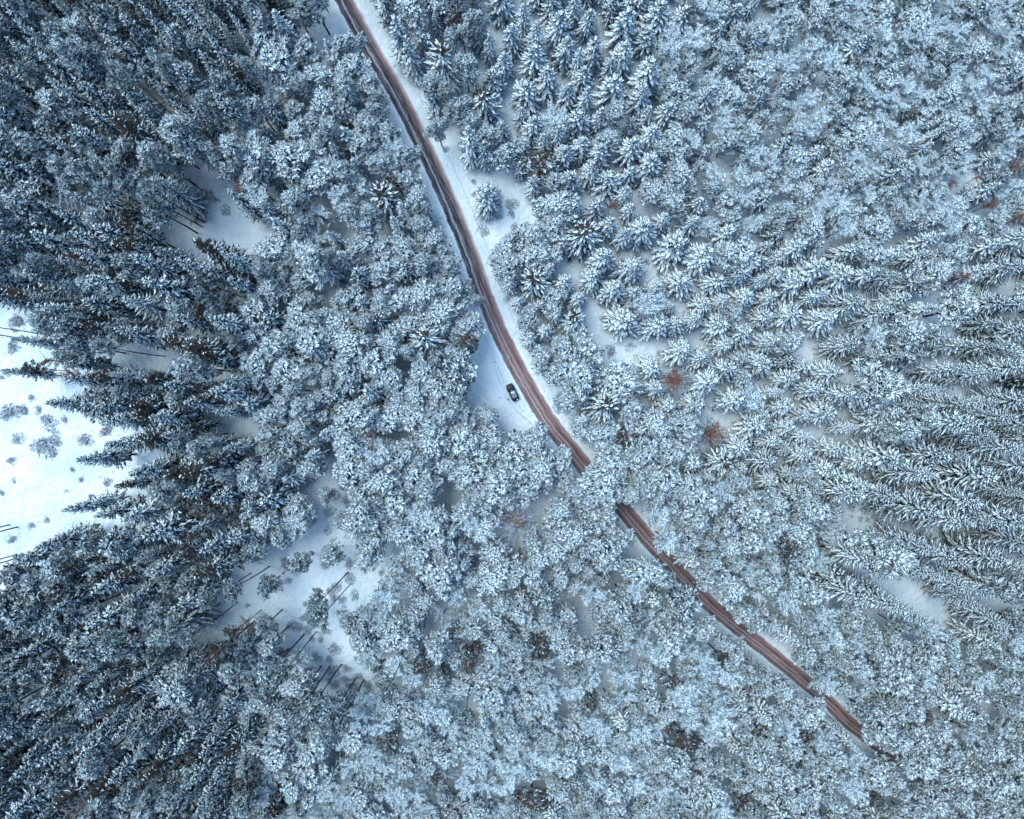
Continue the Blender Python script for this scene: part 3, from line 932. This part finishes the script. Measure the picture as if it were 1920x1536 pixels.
shr = [shrub_mesh(200 + k) for k in range(4)]
SHR = []
snowy_shr = [shrub_mesh(220 + k, 0.93) for k in range(4)]
SHRUB_KIND = ['frosted low shrub'] * len(SHRUBS)
tries = 0
while len(SHRUBS) < 125 and tries < 5000:
    tries += 1
    a = R.choice([CLEAR[0], CLEAR[1], CLEAR[3], CLEAR[3], CLEAR[4], CLEAR[4]] + CLEAR[8:12])
    xs_ = [q[0] for q in a]; ys_ = [q[1] for q in a]
    x, y = R.uniform(max(0, min(xs_)), max(xs_)), R.uniform(min(ys_), max(ys_))
    if not in_poly(x, y, a) or seg_dist(x, y, ROAD)[0] < 27 or math.hypot(x - 955, y - 736) < 34: continue
    r = R.uniform(5, 12)
    if any(math.hypot(x - q[0], y - q[1]) < 0.8 * (r + q[2]) for q in SHRUBS): continue
    if a is CLEAR[0] and x < 150 and R.random() < .5: continue
    SHRUBS.append((x, y, r)); SHRUB_KIND.append('snow-covered low bush')
for j, (x, y, r) in enumerate(SHRUBS):
    X, Y = W(x, y)
    kd = SHRUB_KIND[j]
    o = link_mesh('frosted_shrub' if kd[0] == 'f' else 'snowy_bush', (shr if kd[0] == 'f' else snowy_shr)[j % 4])
    s = r / PXM
    o.location = (X, Y, 0.0); o.scale = (s, s * R.uniform(.7, 1), s * 0.45 + 0.15); o.rotation_euler = (0, 0, R.uniform(0, 6.28))
    SHR.append((o, x, y, r))


# scattered weeds poking through the snow of the big clearing
g = Geo()
wp, wd, wl, ww = [], [], [], []
for _ in range(520):
    x, y = R.uniform(-60, 250), R.uniform(570, 1090)
    if clear_dist(x, y) > 0 or mnoise.noise((x * .02, y * .02, 5)) < -0.15: continue
    X, Y = W(x, y)
    for q in range(R.randrange(4, 12)):
        wp.append((X + R.gauss(0, .22), Y + R.gauss(0, .22), -0.02)); wd.append((R.gauss(0, .8), R.gauss(0, .8), R.uniform(.1, 1)))
        wl.append(R.uniform(.12, .4)); ww.append(R.uniform(.03, .08))
for _ in range(260):
    a = R.choice(CLEAR[3:])
    xs_ = [q[0] for q in a]; ys_ = [q[1] for q in a]
    x, y = R.uniform(min(xs_), max(xs_)), R.uniform(min(ys_), max(ys_))
    if not in_poly(x, y, a) or seg_dist(x, y, ROAD)[0] < 26: continue
    X, Y = W(x, y)
    for q in range(R.randrange(2, 7)):
        wp.append((X + R.gauss(0, .2), Y + R.gauss(0, .2), -0.02)); wd.append((R.gauss(0, .8), R.gauss(0, .8), R.uniform(.1, 1)))
        wl.append(R.uniform(.12, .35)); ww.append(R.uniform(.03, .07))
wl, ww = np.array(wl), np.array(ww)
g.spindles(np.array(wp), np.array(wd), wl, ww, ww, np.where(NR.rand(len(wl)) < .5, 0, 1), np.full(len(wl), -1))
tag(link_mesh('weeds', g.build('weeds', [M_GRASS, M_SHRUB])), 'dry weeds and twigs poking through the snow of the clearings', 'weeds', kind='stuff')

# lumps of snow fallen from the trees, on the open snow and the verges
cv, cf = [], []
for _ in range(9000):
    if R.random() < .35:
        q = ROAD_PX[R.randrange(len(ROAD_PX))]
        x, y = q[0] + R.gauss(0, 26), q[1] + R.gauss(0, 26)
        if seg_dist(x, y, ROAD)[0] < 19: continue
    else:
        a = CLEAR[0] if R.random() < .45 else R.choice(CLEAR)
        xs_ = [q[0] for q in a]; ys_ = [q[1] for q in a]
        x, y = R.uniform(max(-60, min(xs_)), max(xs_)), R.uniform(min(ys_), max(ys_))
        if not in_poly(x, y, a) or seg_dist(x, y, ROAD)[0] < 22: continue
    if math.hypot(x - 961, y - 736) < 19: continue
    X, Y = W(x, y)
    d = seg_dist(x, y, ROAD)[0] / PXM
    k = max(0, min(1, (d - 9) / 12))
    z = k * (mnoise.noise((X * 0.05, Y * 0.05, 3.1)) * 0.6 + mnoise.noise((X * 0.16, Y * 0.16, 8.1)) * 0.30)
    rr = R.uniform(.07, .22) * (1 + 1.3 * (R.random() < .15)); b = len(cv); ro = R.random() * 6
    for j in range(6):
        an = ro + j * 1.047; r2 = rr * R.uniform(.7, 1.25)
        cv.append((X + math.cos(an) * r2, Y + math.sin(an) * r2, z - .05))
    cv.append((X + R.gauss(0, rr * .15), Y + R.gauss(0, rr * .15), z + rr * R.uniform(.35, .7) + .02))
    cf += [(b + j, b + (j + 1) % 6, b + 6) for j in range(6)]
tag(link_mesh('snow_lumps', mesh_np('snow_lumps', cv, cf, [M_SNOW], smooth=True)), 'lumps and crumbs of snow lying on the clearings and verges', 'snow lumps', kind='stuff')

# ------------------------------------------------------------------ the parked car
M_PAINT = mat('dark_blue_paint', (0.008, 0.016, 0.028), 0.42, 0.35)
M_PAINT.node_tree.nodes['Principled BSDF'].inputs['Coat Weight'].default_value = 0.0
M_GLASS = mat('car_glass', (0.008, 0.012, 0.018), 0.12, 0.6)
M_ROOF = mat('frosted_roof', (0.13, 0.19, 0.23), 0.55, 0.4, vary=(0.20, 0.27, 0.31), nscale=3)
M_TYRE = mat('tyre', (0.015, 0.015, 0.016), 0.9, 0.1)
M_RIM = mat('rim', (0.35, 0.36, 0.38), 0.4, 0.5, metallic=0.8)
M_LAMP = mat('lamp_glass', (0.55, 0.58, 0.60), 0.2, 0.6)
M_RED = mat('tail_lamp_red', (0.30, 0.02, 0.02), 0.3, 0.5)
M_CARSNOW = mat('car_snow', (0.78, 0.86, 0.90), 0.85, 0.2, vary=(0.88, 0.93, 0.95), nscale=5, bump=0.4)


def rbox(name, verts, faces, material, parent, bevel=0.04, seg=2, sub=0):
    me = bpy.data.meshes.new(name)
    me.from_pydata(verts, [], faces); me.materials.append(material)
    bm = bmesh.new(); bm.from_mesh(me)
    bmesh.ops.recalc_face_normals(bm, faces=bm.faces)
    if bevel:
        bmesh.ops.bevel(bm, geom=list(bm.edges), offset=bevel, segments=seg, affect='EDGES', profile=0.6)
    for f in bm.faces: f.smooth = True
    bm.to_mesh(me); bm.free()
    return link_mesh(name, me, parent)


def loft(sections):
    """sections: list of rings (same count) -> verts, faces with end caps."""
    n = len(sections[0]); v = [p for s in sections for p in s]; f = []
    for i in range(len(sections) - 1):
        for j in range(n):
            a = i * n + j; b = i * n + (j + 1) % n
            f.append((a, b, b + n, a + n))
    f.append(tuple(range(n))[::-1]); f.append(tuple(range((len(sections) - 1) * n, len(sections) * n)))
    return v, f


def hexa(a, b):
    return a + b, [(0, 1, 2, 3), (7, 6, 5, 4), (0, 4, 5, 1), (1, 5, 6, 2), (2, 6, 7, 3), (3, 7, 4, 0)]


car = bpy.data.objects.new('parked_car', None)
COL.objects.link(car)
cx_, cy_ = W(961.2, 736)
car.location = (cx_, cy_, 0.012)
car.rotation_euler = (0, 0, math.atan2(-(-14.0), 29.0))
tag(car, 'dark blue car with pale frosted roof parked in snow beside the brown road', 'car')
# lower body, front at +Y
st = [(-2.10, .62, .45, .80), (-2.04, .80, .32, .93), (-1.75, .88, .22, .98), (-1.0, .905, .20, .99), (0.0, .91, .20, .98), (0.75, .905, .20, .97),
      (1.25, .89, .22, .94), (1.75, .85, .24, .86), (2.02, .76, .30, .74), (2.12, .58, .40, .62)]
secs = []
for y, hw, zb, zt in st:
    secs.append([(-hw * .92, y, zb), (-hw, y, zb + (zt - zb) * .35), (-hw * .97, y, zt - .12), (-hw * .82, y, zt - .015), (-hw * .4, y, zt + .02), (0, y, zt + .03),
                 (hw * .4, y, zt + .02), (hw * .82, y, zt - .015), (hw * .97, y, zt - .12), (hw, y, zb + (zt - zb) * .35), (hw * .92, y, zb)])
v, f = loft(secs)
body = rbox('body', v, f, M_PAINT, car, bevel=0)
# cabin with slim pillars, then glazing set proud of it
v, f = hexa([(-.76, -1.92, .93), (.76, -1.92, .93), (.80, 1.02, .93), (-.80, 1.02, .93)], [(-.58, -1.45, 1.42), (.58, -1.45, 1.42), (.60, .25, 1.44), (-.60, .25, 1.44)])
rbox('cabin', v, f, M_PAINT, car, bevel=.05)


def plate(name, q, material, parent, th=.02):
    q = [Vector(p) for p in q]
    n = (q[1] - q[0]).cross(q[2] - q[0]).normalized()
    c = sum(q, Vector()) / 4
    if n.dot(c - Vector((0, -.4, .9))) < 0: n = -n
    a = [tuple(p + n * .006) for p in q]; b = [tuple(p + n * (.006 + th)) for p in q]
    v, f = hexa(a, b)
    return rbox(name, v, f, material, parent, bevel=.006, seg=1)


plate('windscreen', [(-.70, .95, .985), (.70, .95, .985), (.55, .31, 1.40), (-.55, .31, 1.40)], M_GLASS, car)
plate('rear_window', [(-.64, -1.86, 1.0), (.64, -1.86, 1.0), (.52, -1.50, 1.38), (-.52, -1.50, 1.38)], M_GLASS, car)
for s_ in (-1, 1):
    plate('side_window', [(s_ * .775, .80, .99), (s_ * .775, -.35, .99), (s_ * .625, -.35, 1.37), (s_ * .64, .25, 1.37)], M_GLASS, car)
    plate('side_window', [(s_ * .77, -.43, .99), (s_ * .755, -1.62, .99), (s_ * .61, -1.35, 1.37), (s_ * .622, -.43, 1.37)], M_GLASS, car)
    v, f = hexa([(s_ * .60, 1.93, .60), (s_ * .84, 1.72, .60), (s_ * .82, 1.66, .80), (s_ * .56, 1.86, .78)], [(s_ * .62, 2.09, .58), (s_ * .86, 1.86, .60), (s_ * .83, 1.78, .80), (s_ * .58, 2.0, .76)])
    rbox('headlight', v, f, M_LAMP, car, bevel=.015)
    v, f = hexa([(s_ * .60, -2.02, .70), (s_ * .86, -1.85, .70), (s_ * .84, -1.83, .95), (s_ * .62, -1.98, .95)], [(s_ * .62, -2.12, .70), (s_ * .89, -1.93, .70), (s_ * .86, -1.90, .94), (s_ * .62, -2.07, .94)])
    rbox('tail_light', v, f, M_RED, car, bevel=.015)
    v, f = hexa([(s_ * .84, .78, .98), (s_ * 1.04, .74, .98), (s_ * 1.04, .62, .98), (s_ * .84, .66, .98)], [(s_ * .84, .78, 1.10), (s_ * 1.04, .74, 1.10), (s_ * 1.04, .62, 1.10), (s_ * .84, .66, 1.10)])
    rbox('wing_mirror', v, f, M_PAINT, car, bevel=.02)
    for y in (1.32, -1.32):
        w = bpy.data.objects.new('wheel', None); COL.objects.link(w); w.parent = car; w.location = (s_ * .82, y, .31); w.rotation_euler = (0, math.pi / 2, 0)
        for nm, r0, r1, hw, mt in (('tyre', .31, .20, .11, M_TYRE), ('rim', .20, .05, .115, M_RIM)):
            ring = []
            for k in range(24):
                a = k * math.pi / 12; c_, s2_ = math.cos(a), math.sin(a)
                ring.append([(c_ * r1, s2_ * r1, -hw * .9), (c_ * (r0 - .02), s2_ * (r0 - .02), -hw), (c_ * r0, s2_ * r0, -hw * .6), (c_ * r0, s2_ * r0, hw * .6), (c_ * (r0 - .02), s2_ * (r0 - .02), hw), (c_ * r1, s2_ * r1, hw * .9)])
            v = [p for q in ring for p in q]; f = []
            for k in range(24):
                for j in range(6):
                    a = k * 6 + j; b = k * 6 + (j + 1) % 6; c2 = ((k + 1) % 24) * 6
                    f.append((a, b, c2 + (j + 1) % 6, c2 + j))
            rbox(nm, v, f, mt, w, bevel=0)
v, f = hexa([(-.56, -1.42, 1.425), (.56, -1.42, 1.425), (.58, .22, 1.445), (-.58, .22, 1.445)], [(-.53, -1.36, 1.465), (.53, -1.36, 1.465), (.55, .17, 1.485), (-.55, .17, 1.485)])
roof = rbox('roof', v, f, M_ROOF, car, bevel=.02)


def snow_patch(name, pts, z0, th, parent):
    n = len(pts)
    v = [(x, y, z0) for x, y in pts] + [(x * .9 + .1 * sum(p[0] for p in pts) / n, y * .9 + .1 * sum(p[1] for p in pts) / n, z0 + th) for x, y in pts]
    f = [tuple(range(n, 2 * n))] + [(i, (i + 1) % n, n + (i + 1) % n, n + i) for i in range(n)]
    return rbox(name, v, f, M_CARSNOW, parent, bevel=0)


snow_patch('roof_snow', [(-.48, -.10), (-.30, -.32), (-.05, -.22), (.12, -.42), (.42, -.36), (.50, .02), (.44, .14), (.1, .16), (-.2, .10), (-.44, .14)], 1.47, .07, car)
snow_patch('tail_snow', [(.10, -2.02), (.22, -2.06), (.46, -1.98), (.52, -1.90), (.30, -1.84), (.12, -1.90)], .985, .06, car)

# ------------------------------------------------------------------ the person beside the car
M_COAT = mat('dark_coat', (0.018, 0.022, 0.030), 0.9, 0.1, vary=(0.028, 0.032, 0.042), nscale=8)
M_TROUS = mat('dark_trousers', (0.015, 0.016, 0.02), 0.9, 0.1)
M_SKIN = mat('skin', (0.55, 0.36, 0.28), 0.6, 0.3)
M_HAT = mat('knit_hat', (0.02, 0.02, 0.024), 0.95, 0.1)
M_BOOT = mat('boots', (0.02, 0.016, 0.014), 0.7, 0.2)
pv = [(0, 0, .95), (0, .01, 1.12), (0, .01, 1.30), (0, 0, 1.42), (0, 0, 1.50), (0, .02, 1.58), (0, .02, 1.70)]
pr = [.16, .145, .165, .11, .06, .085, .085]
pe = [(0, 1), (1, 2), (2, 3), (3, 4), (4, 5), (5, 6)]


def chain(start, pts):
    prev = start
    for (p, r) in pts:
        pv.append(p); pr.append(r); pe.append((prev, len(pv) - 1)); prev = len(pv) - 1
    return prev


for s_ in (-1, 1):
    chain(0, [((s_ * .10, 0, .86), .10), ((s_ * .11, .02, .50), .068), ((s_ * .12, -.01, .10), .05), ((s_ * .13, .06, .05), .05), ((s_ * .14, .17, .04), .04)])
    fw = .10 if s_ > 0 else .02
    wr = chain(3, [((s_ * .17, 0, 1.40), .075), ((s_ * .25, -.02, 1.14), .052), ((s_ * .25, .10 + fw, .93), .036), ((s_ * .245, .15 + fw, .87), .034)])
    b = pv[wr]
    for k, (dx, l) in enumerate(((-.027, .065), (-.009, .075), (.009, .072), (.027, .058))):
        chain(wr, [((b[0] + dx, b[1] + .035, b[2] - .03), .010), ((b[0] + dx, b[1] + .045 + l * .3, b[2] - .03 - l * .6), .009), ((b[0] + dx, b[1] + .04, b[2] - .035 - l), .008)])
    chain(wr, [((b[0] - s_ * .035, b[1] + .03, b[2] - .01), .011), ((b[0] - s_ * .045, b[1] + .05, b[2] - .045), .009)])
chain(5, [((0, .115, 1.60), .016)])
me = bpy.data.meshes.new('person'); me.from_pydata(pv, pe, [])
tmp = bpy.data.objects.new('person', me); COL.objects.link(tmp)
sk = tmp.modifiers.new('skin', 'SKIN'); sk.use_smooth_shade = True
for i, dv in enumerate(me.skin_vertices[0].data):
    dv.radius = (pr[i] * (1.25 if i in (1, 2) or i == 0 else 1), pr[i] * (.8 if i < 3 else 1)); dv.use_root = (i == 0)
ss = tmp.modifiers.new('sub', 'SUBSURF'); ss.levels = ss.render_levels = 1
dg = bpy.context.evaluated_depsgraph_get()
bme = bpy.data.meshes.new_from_object(tmp.evaluated_get(dg))
bpy.data.objects.remove(tmp)
bme.name = 'person'
bme.materials.clear()
for m_ in (M_SKIN, M_COAT, M_TROUS, M_BOOT): bme.materials.append(m_)
for p in bme.polygons:
    z = p.center[2]; p.use_smooth = True
    hand = abs(p.center[0]) > .19 and z < .93
    p.material_index = 0 if (z > 1.49 or hand) else (1 if (z > .80 and abs(p.center[0]) < .19) or z > .93 else (2 if z > .13 else 3))
person = link_mesh('person', bme)
ppx, ppy = W(952.3, 749.5)
person.location = (ppx, ppy, 0.02); person.rotation_euler = (0, 0, math.radians(-60))
tag(person, 'person in a dark coat and hat standing in the snow by the parked car', 'person')
hv, hf = [], []
for i in range(7):
    t = i / 6 * math.pi / 2; rr = .105 * math.cos(t)
    hv.append([(rr * math.cos(a * math.pi / 6), rr * math.sin(a * math.pi / 6) + .015, 1.66 + .12 * math.sin(t)) for a in range(12)])
v, f = loft(hv)
rbox('hat', v, f, M_HAT, person, bevel=0)

# ------------------------------------------------------------------ labels
LOOK = dict(S=('snow-laden spruce', 'spruce'), G=('feathery snow-laden spruce', 'spruce'), M=('half-snowed spruce', 'spruce'), D=('dark spruce', 'spruce'),
            K=('dark-tipped white-fingered spruce', 'spruce'), P=('frosted pine', 'pine'), N=('thinly frosted pine', 'pine'), T=('tall bare-trunked pine', 'pine'),
            O=('brownish pine', 'pine'), F=('fine-twigged frosted tree', 'frosted tree'), B=('leafless frosted tree', 'bare tree'), R=('rust-leaved tree', 'rusty tree'))
GROUPS = dict(S='snow-laden spruces of the wood', G='tall feathery spruces of the wood', M='half-snowed spruces of the wood', D='dark spruces of the wood', K='dark-tipped spruces of the wood',
              P='frosted pines of the wood', N='thinly frosted pines of the wood', T='tall bare-trunked pines', O='brownish pines of the wood', F='fine-twigged frosted trees of the wood', B='leafless trees among the conifers', R='rust-leaved trees among the conifers')
MARKS = [('the parked car', 961, 736), ("the road's top end", 642, 4), ('the big white left-edge clearing', 90, 840), ('the upper-left blue clearing', 430, 430),
         ('the long lower-left clearing', 560, 1060), ('the upper-right-of-centre rusty tree', 1272, 712), ('the lower-right-of-centre rusty tree', 1330, 808),
         ('the starburst bare tree', 704, 815), ('the biggest dark-tipped spruce', 1093, 442), ('the lone verge spruce', 915, 370),
         ('the trees hiding the road', 1125, 895), ("the road's bottom end", 1860, 1540), ('the blue lane in the lower right', 1740, 1125), ('the small snow gap below centre', 850, 930),
         ('the top left corner', 0, 0), ('the top right corner', 1920, 0), ('the bottom left corner', 0, 1536), ('the bottom right corner', 1920, 1536),
         ("the top edge's midpoint", 960, 0), ("the bottom edge's midpoint", 960, 1536), ("the right edge's midpoint", 1920, 768),
         ('the narrow snow slot at bottom centre', 1085, 1165), ('the brown tree right of the verge', 1015, 315), ('the small clearing behind the verge', 985, 385),
         ('the snow gap at right of centre', 1200, 490), ('the snow patch by the road bend', 1140, 620), ('the blue hollow at the right', 1615, 965),
         ('the tiny rusty tree up right', 1147, 384), ('the rusty tree beside the upper-left clearing', 447, 357), ('the rusty tree beside the lower-left clearing', 447, 1177),
         ('the bare tree below centre', 972, 985), ("the road's first bend", 760, 200), ("the road's second bend", 900, 530), ("the road's lower straight", 1400, 1190),
         ("the road's last stretch", 1620, 1380), ('the rusty trees near the right edge', 1880, 395), ("the big clearing's lower edge", 60, 1060), ("the big clearing's upper edge", 60, 590),
         ("the left edge's upper quarter", 0, 300), ("the left edge's lower quarter", 0, 1300), ("the top edge's right quarter", 1440, 0), ("the bottom edge's left quarter", 480, 1536), ("the bottom edge's right quarter", 1440, 1536),
         ("the top edge's left quarter", 300, 0), ("the right edge's upper quarter", 1920, 230), ("the right edge's lower quarter", 1920, 1250), ('the dark-tipped spruce left of the road', 802, 637)]
SECT = ['straight right of', 'above right of', 'straight above', 'above left of', 'straight left of', 'below left of', 'straight below', 'below right of']
ORD = ['', 'second ', 'third ', 'fourth ', 'fifth ', 'sixth ', 'seventh ', 'eighth ', 'ninth ', 'tenth ', 'eleventh ', 'twelfth ', 'thirteenth ', 'fourteenth ']
OWN = {('R', 1272, 712): 'large rust-orange tree, the upper of the two right of centre', ('R', 1330, 808): 'large rust-orange tree, the lower of the two right of centre',
       ('B', 704, 815): 'big leafless frosted tree like a starburst, left of the car clearing', ('K', 1093, 442): 'biggest spruce with a dark tip and long white finger branches',
       ('S', 915, 370): 'lone snow-laden spruce standing on the snowy right verge of the road', ('R', 865, 767): 'small rust-leaved tree at the lower left rim of the car clearing',
       ('O', 1015, 315): 'brownish pine with a dark bare trunk behind the lone verge spruce', ('K', 725, 377): 'wide spruce with a brown tip, left of the upper road'}


def hits(it, mark):
    dx, dy = it['x'] - mark[1], -(it['y'] - mark[2])
    return int(round(math.atan2(dy, dx) / (math.pi / 4))) % 8, math.hypot(dx, dy)


cand = {}
inframe = [it for it in items if frame(it)]
for mi, mk in enumerate(MARKS):
    byk = {}
    for it in inframe:
        sct, dist = hits(it, mk)
        if dist < 18: continue
        byk.setdefault((it['k'], sct), []).append((dist, id(it), it))
    for (k, sct), lst in byk.items():
        lst.sort(key=lambda q: q[:2])
        for o_, (dist, _, it) in enumerate(lst[:14]):
            cand.setdefault(id(it), []).append((o_, dist, mi, sct))
used = set()
unl = 0
for it in inframe:
    if 'root' not in it: continue
    k = it['k']
    look, cat = LOOK[k]
    key = next((q for q in OWN if q[0] == k and abs(q[1] - it['x']) < 2 and abs(q[2] - it['y']) < 2), None)
    if key:
        lab = OWN[key]
    else:
        lab = None
        cs = sorted(cand.get(id(it), []), key=lambda q: (q[0], q[1]))
        if cs:
            o_, dist, mi, sct = cs[0]
            lab = f'{look}, the {ORD[o_]}nearest {SECT[sct]} {MARKS[mi][0]}'
            r0 = region(it['x'], it['y'])[1]
            sz = 'small ' if it['r'] < r0 * 0.88 else ('broad ' if it['r'] > r0 * 1.12 else '')
            lab = sz + lab if len((sz + lab).split()) <= 16 else lab
        else:
            unl += 1
            lab = f'{look} deep in the closed wood, with nothing near to tell it by'
    if lab in used and 'nothing near' not in lab: print('DUP', lab)
    used.add(lab)
    tag(it['root'], lab, cat, GROUPS[k])
print('labels', len(used), 'unlabelled', unl)

SMARK = [('the spruce wall above the big clearing', 60, 560)]
for n, (o, x, y, r) in enumerate(SHR):
    best = None
    for mi, mk in enumerate(MARKS + [("the big clearing's shadowy right tip", 250, 900), ("the big clearing's top left corner", 0, 575), ("the big clearing's lower left corner", 0, 1100)]):
        dx, dy = x - mk[1], -(y - mk[2]); d = math.hypot(dx, dy)
        if d < 6: continue
        sct = int(round(math.atan2(dy, dx) / (math.pi / 4))) % 8
        rank = sum(1 for m_, (_, a, b, c) in enumerate(SHR) if SHRUB_KIND[m_] == SHRUB_KIND[n] and math.hypot(a - mk[1], b - mk[2]) < d and int(round(math.atan2(-(b - mk[2]), a - mk[1]) / (math.pi / 4))) % 8 == sct)
        if rank < 14 and (best is None or (rank, d) < best[0]):
            best = ((rank, d), f'{SHRUB_KIND[n]}, the {ORD[rank]}nearest {SECT[sct]} {mk[0]}')
    sz = 'tiny ' if r < 8 else ('broad ' if r > 15 else '')
    if len((sz + best[1]).split()) > 16: sz = ''
    tag(o, (sz + best[1]).replace('snow-covered low bush', 'snowy bush'), 'shrub', 'frosted shrubs in the clearings')
